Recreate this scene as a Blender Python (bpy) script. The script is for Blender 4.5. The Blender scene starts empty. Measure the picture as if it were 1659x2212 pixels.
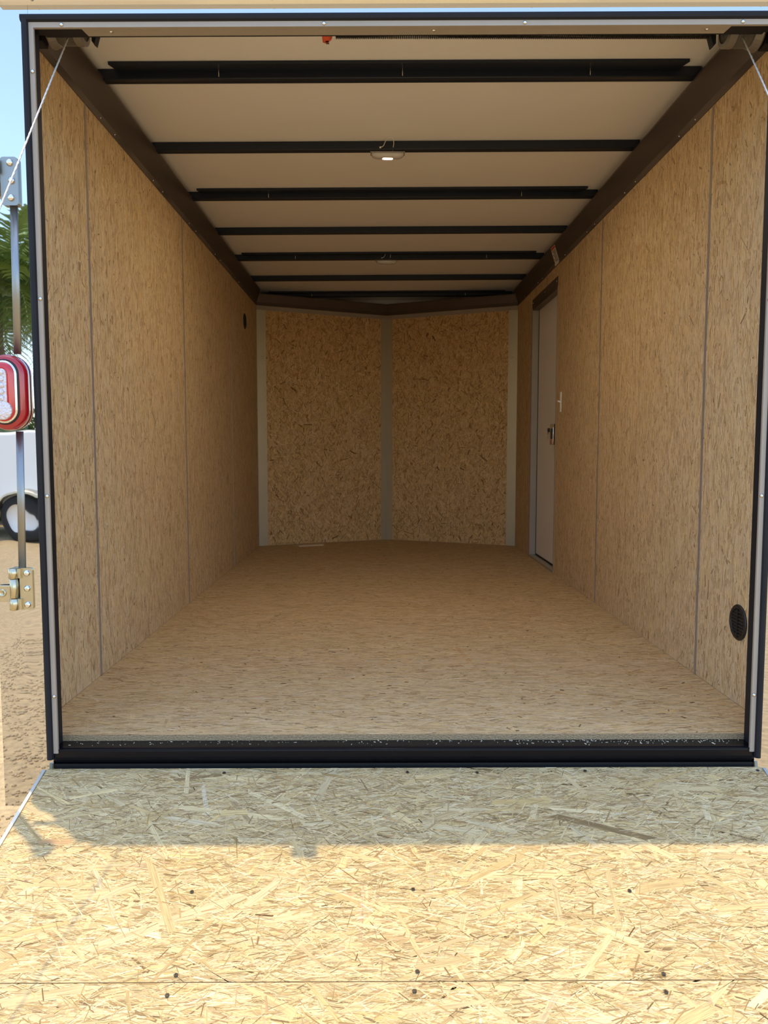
import bpy, bmesh, math, random
from mathutils import Vector, Matrix
random.seed(7)
scene = bpy.context.scene
COL = scene.collection
PI = math.pi

# ------------------------------------------------------------------ camera, sky, sun, exposure
CAM = (-0.0683, -2.0204, 0.7521)
cd = bpy.data.cameras.new('camera'); cam = bpy.data.objects.new('camera', cd); COL.objects.link(cam)
cd.sensor_fit = 'HORIZONTAL'; cd.sensor_width = 36.0; cd.lens = 36.0*1695.85/1659.0
cd.clip_start = 0.02; cd.clip_end = 500
cam.location = CAM
cam.rotation_euler = (PI/2-0.08047, 0, -0.00718)
scene.camera = cam
scene.cycles.diffuse_bounces = 6; scene.cycles.max_bounces = 10; scene.cycles.glossy_bounces = 3

SUN_DIR = Vector((0.287, -0.262, -2.25)).normalized()      # direction the light travels
world = bpy.data.worlds.new('world'); scene.world = world; world.use_nodes = True
wn = world.node_tree.nodes; wl = world.node_tree.links
sky = wn.new('ShaderNodeTexSky'); sky.sky_type = 'NISHITA'; sky.sun_disc = False
sky.sun_elevation = math.asin(-SUN_DIR.z); sky.sun_rotation = math.atan2(-SUN_DIR.x, -SUN_DIR.y)
sky.air_density = 1.0; sky.dust_density = 1.0; sky.ozone_density = 1.0
bg = wn['Background']; wl.new(sky.outputs[0], bg.inputs[0]); bg.inputs[1].default_value = 0.52

sd = bpy.data.lights.new('sun', 'SUN'); sd.energy = 4.5; sd.angle = math.radians(0.45); sd.color = (1.0, 0.77, 0.44)
sun = bpy.data.objects.new('sun', sd); COL.objects.link(sun)
sun.rotation_euler = SUN_DIR.to_track_quat('-Z', 'Y').to_euler(); sun.location = (-3, 3, 12)

vs = scene.view_settings
vs.view_transform = 'Standard'; vs.look = 'None'; vs.gamma = 1.0; vs.use_curve_mapping = False
vs.exposure = 0.0

# ------------------------------------------------------------------ helpers
def tag(o, label=None, cat=None, group=None, kind=None):
    if label: o['label'] = label
    if cat: o['category'] = cat
    if group: o['group'] = group
    if kind: o['kind'] = kind
    return o

def empty(name, loc=(0,0,0), **k):
    o = bpy.data.objects.new(name, None); COL.objects.link(o); o.location = loc
    o.empty_display_size = 0.05
    return tag(o, **k)

def link(name, me, parent=None, loc=None, rot=None):
    o = bpy.data.objects.new(name, me); COL.objects.link(o)
    if parent is not None: o.parent = parent
    if loc is not None: o.location = loc
    if rot is not None: o.rotation_euler = rot
    return o

class MB:
    """collects shapes in one bmesh"""
    def __init__(s): s.bm = bmesh.new(); s.mi = 0
    def _set(s, faces, smooth=False):
        for f in faces: f.material_index = s.mi; f.smooth = smooth
    def box(s, x0, x1, y0, y1, z0, z1, bev=0, seg=2):
        r = bmesh.ops.create_cube(s.bm, size=1)
        vs_ = r['verts']
        for v in vs_:
            v.co = Vector(((x0+x1)/2+v.co.x*(x1-x0), (y0+y1)/2+v.co.y*(y1-y0), (z0+z1)/2+v.co.z*(z1-z0)))
        fs = set(f for v in vs_ for f in v.link_faces); s._set(fs)
        if bev:
            es = list(set(e for v in vs_ for e in v.link_edges))
            r = bmesh.ops.bevel(s.bm, geom=es, offset=bev, segments=seg, affect='EDGES', profile=0.5)
            s._set(r['faces'], True)
        return s
    def ring_loft(s, rings, closed_ring=True, cap=True, smooth=True):
        rv = [[s.bm.verts.new(p) for p in r] for r in rings]
        n = len(rv[0]); fs = []
        for a, b in zip(rv[:-1], rv[1:]):
            for i in range(n if closed_ring else n-1):
                j = (i+1) % n
                fs.append(s.bm.faces.new((a[i], a[j], b[j], b[i])))
        s._set(fs, smooth)
        if cap and closed_ring:
            c = [s.bm.faces.new(rv[0][::-1]), s.bm.faces.new(rv[-1])]
            s._set(c, False)
        return s
    def lathe(s, prof, origin=(0,0,0), axis='y', n=24, smooth=True, cap=True):
        """prof: list of (r, t) ; axis direction carries t"""
        rings = []
        for r, t in prof:
            ring = []
            for i in range(n):
                a = 2*PI*i/n; c, d = math.cos(a)*r, math.sin(a)*r
                p = {'x': (t, c, d), 'y': (c, t, -d), 'z': (c, d, t)}[axis]
                ring.append(Vector(p)+Vector(origin))
            rings.append(ring)
        return s.ring_loft(rings, True, cap, smooth)
    def tube(s, pts, r, n=8, cap=True):
        pts = [Vector(p) for p in pts]; rings = []
        up = Vector((0, 0, 1))
        t0 = (pts[1]-pts[0]).normalized()
        if abs(t0.dot(up)) > 0.95: up = Vector((1, 0, 0))
        for i, p in enumerate(pts):
            t = (pts[min(i+1, len(pts)-1)]-pts[max(i-1, 0)]).normalized()
            u = (up - t*up.dot(t)).normalized(); w = t.cross(u); up = u
            rr = r[i] if isinstance(r, (list, tuple)) else r
            rings.append([p + u*rr*math.cos(2*PI*k/n) + w*rr*math.sin(2*PI*k/n) for k in range(n)])
        return s.ring_loft(rings, True, cap, True)
    def prism(s, poly, fn, d0, d1, smooth=False):
        """poly of 2-D points, fn(a,b,d)->3-D ; extruded from d0 to d1"""
        return s.ring_loft([[fn(a, b, d0) for a, b in poly], [fn(a, b, d1) for a, b in poly]], True, True, smooth)
    def build(s, name, mat, parent=None, shear=0, **k):
        bm = s.bm
        if shear:
            for v in bm.verts: v.co.z += shear*v.co.x
        bmesh.ops.recalc_face_normals(bm, faces=bm.faces)
        me = bpy.data.meshes.new(name); bm.to_mesh(me); bm.free()
        for m in (mat if isinstance(mat, (list, tuple)) else [mat]): me.materials.append(m)
        o = link(name, me, parent)
        return tag(o, **k)

# ------------------------------------------------------------------ materials
def new_mat(name):
    m = bpy.data.materials.new(name); m.use_nodes = True
    return m, m.node_tree.nodes, m.node_tree.links, m.node_tree.nodes['Principled BSDF']

def simple(name, col, rough=0.5, metal=0.0, spec=0.5, coat=0.0, noise=0.0, nscale=20, bump=0.0, bscale=60, stretch=(1,1,1)):
    m, n, l, b = new_mat(name)
    b.inputs['Base Color'].default_value = (*col, 1); b.inputs['Roughness'].default_value = rough
    b.inputs['Metallic'].default_value = metal; b.inputs['Specular IOR Level'].default_value = spec
    b.inputs['Coat Weight'].default_value = coat
    if noise or bump:
        tc = n.new('ShaderNodeTexCoord'); mp = n.new('ShaderNodeMapping'); mp.inputs['Scale'].default_value = stretch
        l.new(tc.outputs['Object'], mp.inputs[0])
    if noise:
        t = n.new('ShaderNodeTexNoise'); t.inputs['Scale'].default_value = nscale; t.inputs['Detail'].default_value = 4
        l.new(mp.outputs[0], t.inputs['Vector'])
        mx = n.new('ShaderNodeMix'); mx.data_type = 'RGBA'
        mx.inputs['A'].default_value = (*[c*(1-noise) for c in col], 1); mx.inputs['B'].default_value = (*[min(1, c*(1+noise)) for c in col], 1)
        l.new(t.outputs['Fac'], mx.inputs['Factor']); l.new(mx.outputs['Result'], b.inputs['Base Color'])
    if bump:
        t = n.new('ShaderNodeTexNoise'); t.inputs['Scale'].default_value = bscale; t.inputs['Detail'].default_value = 2
        l.new(mp.outputs[0], t.inputs['Vector'])
        bp = n.new('ShaderNodeBump'); bp.inputs['Strength'].default_value = bump; bp.inputs['Distance'].default_value = 0.01
        l.new(t.outputs['Fac'], bp.inputs['Height']); l.new(bp.outputs[0], b.inputs['Normal'])
    return m

import numpy as np
def strand_mat(name, base, grain=0.22, rough=0.75, su=14.0, sv=520.0):
    """one flake colour per strand (attribute), with fine grain running along each strand"""
    m, n, l, b = new_mat(name)
    at = n.new('ShaderNodeAttribute'); at.attribute_name = 'strand_colour'
    uv = n.new('ShaderNodeUVMap'); uv.uv_map = 'strand_uv'
    mp = n.new('ShaderNodeMapping'); mp.inputs['Scale'].default_value = (su, sv, 1); l.new(uv.outputs[0], mp.inputs[0])
    t = n.new('ShaderNodeTexNoise'); t.noise_dimensions = '2D'; t.inputs['Scale'].default_value = 1; t.inputs['Detail'].default_value = 1.5
    l.new(mp.outputs[0], t.inputs['Vector'])
    mr = n.new('ShaderNodeMapRange'); mr.inputs['From Min'].default_value = .25; mr.inputs['From Max'].default_value = .75
    mr.inputs['To Min'].default_value = 1-grain; mr.inputs['To Max'].default_value = 1+grain*.6
    l.new(t.outputs['Fac'], mr.inputs['Value'])
    mx = n.new('ShaderNodeVectorMath'); mx.operation = 'SCALE'
    l.new(at.outputs['Color'], mx.inputs[0]); l.new(mr.outputs[0], mx.inputs['Scale'])
    l.new(mx.outputs[0], b.inputs['Base Color'])
    b.inputs['Roughness'].default_value = rough; b.inputs['Specular IOR Level'].default_value = 0.2
    return m

def strands(parent, rect, P, layers, pal, mat, seed, keep=None):
    """real flakes pressed flat on a board. rect=(u0,u1,v0,v1) in metres, u is the main strand direction;
    P(u,v,h)->xyz arrays; layers: (per m2, length, width, mean angle, spread, tone, tone spread)"""
    rg_ = np.random.default_rng(seed)
    u0, u1, v0, v1 = rect; area = (u1-u0)*(v1-v0)
    V = []; C = []; UV = []
    pos = np.array([p for p, _ in pal]); cols = np.array([c for _, c in pal])
    nl = len(layers)
    for li, (dens, L, Wd, am, asd, tm, tsd) in enumerate(layers):
        n = int(dens*area)
        if n < 1: continue
        cu = rg_.uniform(u0, u1, n); cv = rg_.uniform(v0, v1, n)
        ang = np.radians(rg_.normal(am, asd, n))
        hl = .5*L*np.exp(rg_.normal(0, .38, n)); hw = .5*Wd*np.exp(rg_.normal(0, .40, n))
        tone = np.clip(rg_.normal(tm, tsd, n), 0, 1)
        col = np.stack([np.interp(tone, pos, cols[:, k]) for k in range(3)], 1)
        warm = rg_.normal(0, .045, n); col *= np.stack([1+warm*.5, 1+warm*0, 1-warm*1.6], 1)
        red = rg_.random(n) < .035
        col[red] = col[red]*np.array([.86, .72, .70])
        h = .0001 + .00045*(li+rg_.random(n))/nl
        ca, sa = np.cos(ang), np.sin(ang)
        q = []; uvq = []
        ou, ov = rg_.uniform(0, 40, n), rg_.uniform(0, 40, n)
        sk = rg_.normal(0, .5, n)
        for du, dv in ((-1, -1), (1, -1), (1, 1), (-1, 1)):
            a_ = du*hl*rg_.uniform(.82, 1.0, n) + dv*hw*sk; b_ = dv*hw*rg_.uniform(.55, 1.0, n)
            q.append(np.stack([np.clip(cu+a_*ca-b_*sa, u0, u1), np.clip(cv+a_*sa+b_*ca, v0, v1)], 1))
            uvq.append(np.stack([a_+ou, b_+ov], 1))
        q = np.stack(q, 1); uvq = np.stack(uvq, 1)
        if keep is not None:
            ok = keep(q[..., 0], q[..., 1]).all(1); q, uvq, col, h = q[ok], uvq[ok], col[ok], h[ok]
        V.append(np.stack(P(q[..., 0], q[..., 1], np.repeat(h[:, None], 4, 1)), -1)); C.append(np.repeat(col[:, None, :], 4, 1)); UV.append(uvq)
    V = np.concatenate(V).reshape(-1, 3); C = np.concatenate(C).reshape(-1, 3); UV = np.concatenate(UV).reshape(-1, 2)
    nf = len(V)//4
    me = bpy.data.meshes.new('strands')
    me.vertices.add(len(V)); me.vertices.foreach_set('co', V.astype(np.float32).ravel())
    me.loops.add(len(V)); me.loops.foreach_set('vertex_index', np.arange(len(V), dtype=np.int32))
    me.polygons.add(nf); me.polygons.foreach_set('loop_start', np.arange(0, len(V), 4, dtype=np.int32))
    me.update(calc_edges=True)
    ca_ = me.color_attributes.new('strand_colour', 'FLOAT_COLOR', 'POINT')
    ca_.data.foreach_set('color', np.concatenate([np.clip(C, 0, 1), np.ones((len(C), 1))], 1).astype(np.float32).ravel())
    ul = me.uv_layers.new(name='strand_uv'); ul.data.foreach_set('uv', UV.astype(np.float32).ravel())
    me.materials.append(mat)
    o = link('strands', me, parent); o['kind'] = 'stuff'
    return o

RAMP_COL = [(0.0, (0.10, 0.060, 0.024)), (0.25, (0.30, 0.205, 0.088)), (0.5, (0.49, 0.370, 0.178)), (0.75, (0.60, 0.480, 0.250)), (1.0, (0.70, 0.590, 0.355))]
WALL_COL = [(0.0, (0.20, 0.12, 0.055)), (0.25, (0.45, 0.30, 0.15)), (0.5, (0.67, 0.485, 0.265)), (0.75, (0.74, 0.56, 0.33)), (1.0, (0.82, 0.66, 0.43))]
BACK_COL = [(0.0, (0.17, 0.09, 0.03)), (0.25, (0.42, 0.26, 0.10)), (0.5, (0.64, 0.415, 0.185)), (0.75, (0.74, 0.51, 0.26)), (1.0, (0.82, 0.61, 0.35))]
FLOOR_COL = [(0.0, (0.18, 0.105, 0.040)), (0.25, (0.48, 0.32, 0.140)), (0.5, (0.67, 0.475, 0.235)), (0.75, (0.74, 0.555, 0.30)), (1.0, (0.82, 0.66, 0.41))]
LAY_RAMP = [(2600, .12, .018, 0, 12, .52, .09), (1700, .11, .014, 0, 22, .54, .11), (700, .10, .012, 0, 38, .55, .13), (500, .13, .014, 0, 16, .60, .13), (6500, .055, .0036, 0, 17, .50, .17), (150, .08, .010, 75, 22, .60, .12), (4200, .035, .0016, 0, 20, .30, .10), (3400, .045, .0017, 0, 22, .80, .09), (110, .13, .015, 0, 34, .62, .14), (2600, .028, .0020, 0, 40, .38, .12), (420, .016, .0016, 0, 35, .12, .06)]
LAY_WALL = [(2400, .11, .016, 0, 7, .50, .085), (1600, .08, .010, 0, 11, .52, .10), (300, .06, .010, 0, 30, .46, .12), (5000, .040, .0026, 0, 9, .50, .15), (2600, .020, .0023, 0, 13, .24, .08), (1500, .034, .0020, 0, 12, .76, .07), (420, .030, .0030, 0, 22, .20, .08), (300, .010, .0036, 0, 40, .12, .07)]
LAY_BACK = [(2600, .08, .020, 0, 20, .50, .10), (2200, .055, .014, 0, 34, .51, .12), (900, .05, .011, 0, 60, .53, .14), (2600, .035, .0032, 0, 34, .46, .16), (1300, .022, .0036, 0, 45, .17, .09), (700, .03, .004, 0, 35, .76, .08), (260, .035, .007, 0, 40, .20, .08)]
LAY_FLOOR = [(2400, .13, .017, 0, 9, .50, .085), (1700, .10, .012, 0, 15, .52, .11), (300, .09, .011, 0, 45, .50, .13), (4600, .050, .0030, 0, 12, .50, .17), (1900, .028, .0024, 0, 14, .24, .09), (1400, .040, .0023, 0, 16, .78, .07), (170, .014, .0050, 0, 45, .08, .06)]
M = {}
M['osb_ramp'] = simple('ramp_board_core', (0.50, 0.36, 0.17), .8)
M['osb_wall_l'] = simple('wall_board_core', (0.60, 0.43, 0.24), .8)
M['osb_back'] = simple('nose_board_core', (0.56, 0.38, 0.17), .8)
M['osb_floor'] = simple('floor_board_core', (0.60, 0.44, 0.24), .8)
M['st_ramp'] = strand_mat('ramp_strands', None, .30)
M['st_wall'] = strand_mat('wall_strands', None, .16, su=10, sv=420)
M['st_back'] = strand_mat('nose_strands', None, .22, su=14, sv=300)
M['st_floor'] = strand_mat('floor_strands', None, .20, su=10, sv=420)
M['osb_edge'] = simple('strand_board_edge', (0.33, 0.235, 0.13), .9, noise=.75, nscale=330, bump=.5, bscale=250, stretch=(.6, 1, 1))
M['ceiling'] = simple('white_roof_liner', (0.88, 0.855, 0.82), .45, noise=.03, nscale=5)
M['white'] = simple('white_panel', (0.78, 0.76, 0.72), .4)
M['skin'] = simple('white_skin', (0.75, 0.76, 0.76), .35)
M['beam'] = simple('black_painted_steel', (0.010, 0.014, 0.024), .42, spec=.4)
M['rubber'] = simple('black_rubber', (0.010, 0.010, 0.013), .60, spec=.28, noise=.3, nscale=12)
M['sill'] = simple('gloss_black_steel', (0.004, 0.004, 0.006), .20, spec=.22, bump=.04, bscale=14, stretch=(.35, 1, 1))
M['cove'] = simple('brown_cove_metal', (0.10, 0.076, 0.062), .36, metal=.35, noise=.12, nscale=3)
M['alu'] = simple('brushed_aluminium', (0.58, 0.56, 0.48), .38, metal=1, bump=.05, bscale=9)
M['trim_metal'] = simple('mill_finish_trim', (0.60, 0.57, 0.43), .34, metal=.6, noise=.1, nscale=4)
M['alu_dull'] = simple('dull_aluminium', (0.37, 0.32, 0.26), .52, metal=.15, spec=.3, noise=.1, nscale=8)
M['batten'] = simple('grey_joint_strip', (0.33, 0.28, 0.245), .42, metal=.3)
M['zinc'] = simple('zinc_plate', (0.60, 0.54, 0.38), .28, metal=1, noise=.15, nscale=40)
M['chrome'] = simple('chrome', (0.80, 0.80, 0.80), .10, metal=1)
M['screw'] = simple('screw_steel', (0.72, 0.70, 0.64), .25, metal=1)
M['screw_dark'] = simple('dark_screw', (0.06, 0.045, 0.03), .5, metal=.4)
M['black'] = simple('black_plastic', (0.010, 0.010, 0.010), .45)
M['red'] = simple('red_lens', (0.55, 0.012, 0.018), .12, coat=.8)
M['red_deep'] = simple('red_bezel', (0.38, 0.008, 0.014), .15, coat=.8)
M['clear'] = simple('clear_lens', (0.72, 0.66, 0.68), .18, metal=.35, coat=.6, bump=.6, bscale=160)
M['orange'] = simple('red_orange_casting', (0.62, 0.085, 0.03), .5)
M['drum'] = simple('cast_drum', (0.24, 0.215, 0.185), .45, metal=.5)
M['spring'] = simple('spring_steel', (0.014, 0.013, 0.013), .35, metal=.4)
M['cable'] = simple('wire_rope', (0.80, 0.80, 0.79), .40, metal=.55)
def glow_mat(name, strength):
    m, n, l, b = new_mat(name)
    b.inputs['Base Color'].default_value = (.6, .57, .53, 1); b.inputs['Emission Color'].default_value = (1.0, .78, .52, 1)
    b.inputs['Emission Strength'].default_value = strength
    return m
M['fill_glow'] = glow_mat('added_fill_glow', 4200.0)  # added glow that brightens the interior; the dome lamp itself is off
M['lens'] = simple('milky_lens', (0.60, 0.57, 0.53), .22, coat=.3)
M['paper'] = simple('paper', (0.72, 0.68, 0.60), .8)
M['offcut'] = simple('pale_offcut', (0.66, 0.50, 0.30), .8)
M['ink'] = simple('black_ink', (0.03, 0.03, 0.03), .7)
M['chips'] = simple('wood_chips', (0.74, 0.66, 0.50), .9)
M['gravel'] = simple('gravel_ground', (0.36, 0.275, 0.150), .95, noise=.55, nscale=32, bump=.9, bscale=55)
M['stone'] = simple('gravel_stone', (0.38, 0.295, 0.175), .9, noise=.3, nscale=9)
M['leaf'] = simple('palm_leaf', (0.20, 0.27, 0.065), .42, noise=.4, nscale=1.5)
M['leaf_dark'] = simple('shrub_leaf', (0.11, 0.165, 0.045), .5, noise=.4, nscale=2)
M['trunk'] = simple('palm_trunk', (0.16, 0.12, 0.085), .9, noise=.3, nscale=15, bump=.6, bscale=20)
M['tyre'] = simple('tyre_rubber', (0.016, 0.016, 0.017), .8)

def mirror_steel():
    m, n, l, b = new_mat('polished_stainless')
    b.inputs['Base Color'].default_value = (0.63, 0.63, 0.62, 1); b.inputs['Metallic'].default_value = 1
    b.inputs['Roughness'].default_value = 0.014
    tc = n.new('ShaderNodeTexCoord'); mp = n.new('ShaderNodeMapping'); mp.inputs['Scale'].default_value = (1.0, 1.0, 0.55)
    l.new(tc.outputs['Object'], mp.inputs[0])
    t = n.new('ShaderNodeTexNoise'); t.inputs['Scale'].default_value = 7; t.inputs['Detail'].default_value = 1.2
    l.new(mp.outputs[0], t.inputs['Vector'])
    bp = n.new('ShaderNodeBump'); bp.inputs['Strength'].default_value = 0.30; bp.inputs['Distance'].default_value = 0.004
    l.new(t.outputs['Fac'], bp.inputs['Height']); l.new(bp.outputs[0], b.inputs['Normal'])
    return m
M['mirror'] = mirror_steel()
M['steel_bright'] = simple('satin_bright_steel', (0.74, 0.73, 0.70), .20, metal=1)
M['steel_soft'] = simple('satin_steel', (0.33, 0.335, 0.32), .40, metal=1, bump=.03, bscale=9)

# shared small meshes
def mesh_of(mb, name, mat):
    o = mb.build(name, mat); me = o.data; bpy.data.objects.remove(o); return me
dome_prof = lambda r, h: [(r, 0.0), (r, -h*.15), (r*.92, -h*.5), (r*.70, -h*.82), (r*.38, -h), (.0002, -h)]
SCREW = mesh_of(MB().lathe(dome_prof(.0048, .004), n=10), 'screw', M['screw'])            # head looks along -y
SCREW_S = mesh_of(MB().lathe(dome_prof(.0034, .003), n=8), 'screw_small', M['screw'])
BOLT = mesh_of(MB().lathe(dome_prof(.0085, .007), n=16), 'bolt', M['chrome'])
SCREW_D = mesh_of(MB().lathe([(.0042, -.0006), (.0042, -.0012), (.002, -.0016), (.0018, -.0006), (.0002, -.0006)], n=10), 'screw_hole', M['screw_dark'])

# ------------------------------------------------------------------ dimensions (metres, origin: rear edge of the floor)
HW = 0.991            # half inner width
YC = 4.019            # nose corner
YA = 4.485            # nose apex
ZR = 1.984            # roof liner
ZB = 1.950            # underside of the roof bows
OUT = 1.033           # outer half width
SH = 0.008            # roof and header run slightly out of level
S = [0.0, 0.547, 1.766, 2.985, YC]

# ------------------------------------------------------------------ ground
g = MB(); N = 60
g.box(-60, 60, -70, 40, -0.72, -0.60)
g.build('ground', M['gravel'], label='pale tan gravel lot around the trailer', cat='ground', kind='structure')

# ------------------------------------------------------------------ floor
fl = MB()
poly = [(-HW, 0), (HW, 0), (HW, YC), (0, YA), (-HW, YC)]
fl.prism(poly, lambda a, b, d: Vector((a, b, d)), -0.016, 0.0)
flo = fl.build('floor', [M['osb_floor'], M['osb_edge']], label='strand board floor of the cargo trailer', cat='floor', kind='structure')
for p in flo.data.polygons:
    if abs(p.normal.y) > .9 and p.center.y < .1: p.material_index = 1
strands(flo, (-HW, HW, 0, YA), lambda u, v, h: (u, v, h), LAY_FLOOR, FLOOR_COL, M['st_floor'], 5, keep=lambda u, v: np.abs(u)/HW <= np.clip((YA-v)/(YA-YC), 0, 1)+1e-6)
sub = MB().box(-OUT, OUT, 0.0, YC+.3, -.15, -.0165).build('floor_frame', M['black'], flo)

# ------------------------------------------------------------------ side walls
DZ_ = 1.71
def wall(side):
    sx = -1 if side == 'left' else 1
    w = empty('wall_'+side, (0, 0, 0), label='%s side wall of the trailer lined with upright strand board sheets' % side, cat='wall', kind='structure')
    sk = MB()
    x0, x1 = sorted((sx*(HW+.013), sx*OUT))
    if side == 'left':
        sk.box(x0, x1, 0.002, YC+.05, -.15, 2.05)
    else:
        sk.box(x0, x1, 0.002, 2.68, -.15, 2.05); sk.box(x0, x1, 3.45, YC+.05, -.15, 2.05)
        sk.box(x0, x1, 2.68, 3.45, 1.71, 2.05); sk.box(x0, x1, 2.68, 3.45, -.15, 0.0)
    sk.build('outer_skin', M['skin'], w)
    xa, xb = sx*(HW+.012), sx*HW
    fn = lambda a, b, d: Vector((d, a, b))
    g2 = .0035
    for i in range(4):
        a, b = S[i]+(g2 if i else .001), S[i+1]-(g2 if i < 3 else 0)
        pl = [(a, 0.001), (b, 0.001), (b, 1.96), (a, 1.96)]
        if side == 'right' and i == 2: pl = [(a, .001), (2.68, .001), (2.68, 1.71), (b, 1.71), (b, 1.96), (a, 1.96)]
        if side == 'right' and i == 3: pl = [(3.45, .001), (b, .001), (b, 1.96), (a, 1.96), (a, 1.71), (3.45, 1.71)]
        po = MB().prism(pl, fn, xa, xb).build('panel', M['osb_wall_l'], w)
        kp = None
        if side == 'right' and i >= 2: kp = lambda u, v: (u > DZ_) | (v < 2.68) | (v > 3.45)
        strands(po, (.001, 1.96, a, b), lambda u, v, h: (sx*(HW-h), v, u), LAY_WALL, WALL_COL, M['st_wall'], 20+i+(10 if sx > 0 else 0), kp)
    for i in (1, 2, 3):
        zb = 1.71 if (side == 'right' and i == 3) else 0.002
        y = S[i]; wd = .0065 if i < 3 else .004
        MB().prism([(y-wd, zb), (y+wd, zb), (y+wd, 1.96), (y-wd, 1.96)], fn, sx*HW, sx*(HW-.0022)).build('joint_strip', M['batten'], w)
    return w
wall('left'); wall('right')

# ------------------------------------------------------------------ V nose
def nose(side):
    sx = -1 if side == 'left' else 1
    A = Vector((sx*HW, YC, 0)); B = Vector((0, YA, 0)); d = B-A; L = d.length
    w = empty('wall_front_'+side, (0, 0, 0), label='%s half of the V shaped nose wall lined with one strand board sheet' % side, cat='wall', kind='structure')
    w.location = A; w.rotation_euler = (0, 0, math.atan2(d.y, d.x))
    s = 1 if side == 'left' else -1      # local +y points outwards for the left half
    MB().box(0.0, L, min(0, s*.012), max(0, s*.012), 0.001, 1.905).build('panel', M['osb_back'], w)
    strands(w.children[0], (.001, 1.904, 0, L), lambda u, v, h: (v, -s*h, u), LAY_BACK, BACK_COL, M['st_back'], 40+s)
    MB().box(-.01, L+.02, min(s*.014, s*.05), max(s*.014, s*.05), -.15, 1.91).build('outer_skin', M['skin'], w)
    return w, L, s
NL, LN, sL = nose('left'); NR, _, sR = nose('right')

# bright corner angles of the nose
def nose_local(side):
    return (NL if side < 0 else NR)
def trim_strip(name, label, cat='trim'):
    return empty(name, (0, 0, 0), label=label, cat=cat, kind='structure')
def corner_trim(idx, side):
    w = nose_local(side); s = sL if side < 0 else sR
    R = Matrix.Translation(w.location) @ Matrix.Rotation(w.rotation_euler.z, 4, 'Z')
    t = trim_strip('trim_%d' % idx, 'bright metal corner strip where the %s wall meets the nose' % ('left' if side < 0 else 'right'))
    b = MB().box(-.002, .073, min(0, -s*.002), max(0, -s*.002), .002, 1.80)
    o = b.build('flange', M['trim_metal'], t); o.matrix_local = R
    o2 = MB().box(min(side*HW, side*(HW-.002)), max(side*HW, side*(HW-.002)), YC-.012, YC, .002, 1.83).build('side_flange', M['batten'], t)
    for k in range(7):
        q = link('screw', SCREW_S, t); q.matrix_local = R @ Matrix.Translation((.066, -s*.002, .16+k*.247)) @ Matrix.Rotation(0 if s > 0 else PI, 4, 'Z')
    q = link('bolt', BOLT, t); q.matrix_local = R @ Matrix.Translation((.045, -s*.002, 1.447)) @ Matrix.Rotation(0 if s > 0 else PI, 4, 'Z')
corner_trim(1, -1); corner_trim(2, 1)
t3 = trim_strip('trim_3', 'bright metal V strip running up the middle of the nose')
for side in (-1, 1):
    w = nose_local(side); s = sL if side < 0 else sR
    R = Matrix.Translation(w.location) @ Matrix.Rotation(w.rotation_euler.z, 4, 'Z')
    o = MB().box(LN-.052, LN-.0008, min(-s*.0005, -s*.0025), max(-s*.0005, -s*.0025), .002, 1.80).build('flange', M['trim_metal'], t3); o.matrix_local = R
    for k in range(6):
        q = link('screw', SCREW_S, t3); q.matrix_local = R @ Matrix.Translation((LN-.046, -s*.0025, .16+k*.247)) @ Matrix.Rotation(0 if s > 0 else PI, 4, 'Z')

# ------------------------------------------------------------------ ceiling and roof bows
ce = MB().box(-OUT+.001, OUT-.001, .0, YA+.15, ZR, ZR+.045).build('ceiling', M['ceiling'], shear=SH, label='pale white roof liner above the black bows', cat='ceiling', kind='structure')
MB().box(-OUT, OUT, .003, YA+.16, ZR+.046, ZR+.12).build('roof_skin', M['skin'], ce, shear=SH)
fa = MB()                                  # roof edge that closes the gap above the walls
fa.box(-OUT, -OUT+.012, YC+.05, YA+.16, 1.89, ZR+.05); fa.box(OUT-.012, OUT, YC+.05, YA+.16, 1.89, ZR+.05); fa.box(-OUT+.012, OUT-.012, YA+.148, YA+.16, 1.89, ZR+.05)
fa.build('roof_edge', M['skin'], ce)
soff = MB().prism([(-OUT+.01, YC+.04), (-.02, YA+.045), (.02, YA+.045), (OUT-.01, YC+.04), (OUT-.01, YA+.15), (-OUT+.01, YA+.15)], lambda a, b, d: Vector((a, b, d)), 1.905, 1.913)
soff.build('nose_soffit', M['skin'], ce)
pin_me = mesh_of(MB().box(-.0011, .0011, -.0011, .0011, -.024, 0), 'screw_tip', M['screw'])
for i in range(7):
    yb = 0.655+i*0.609
    b = MB()
    b.box(-.985, .985, yb-.026, yb, ZB, ZR-.0005, bev=.003)
    bo = b.build('roof_bow', M['beam'], ce, shear=SH)
    MB().box(-.98, .98, yb-.003, yb+.006, ZB-.001, ZB+.004).build('lip', M['beam'], bo, shear=SH)
    if i % 2 == 0:
        f = MB()
        xe = .925
        f.prism([(-xe, yb-.074), (xe-.0, yb-.074), (xe-.018, yb-.026), (-xe+.018, yb-.026)], lambda a, b_, d: Vector((a, b_, d)), ZR-.0105, ZR-.001)
        f.build('flange', M['beam'], bo, shear=SH)
        for x in (-.58, 0.01, .615) if i == 0 else (-.59, .615):
            link('screw_tip', pin_me, bo, (x, yb-.045, ZR-.012+SH*x))

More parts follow.
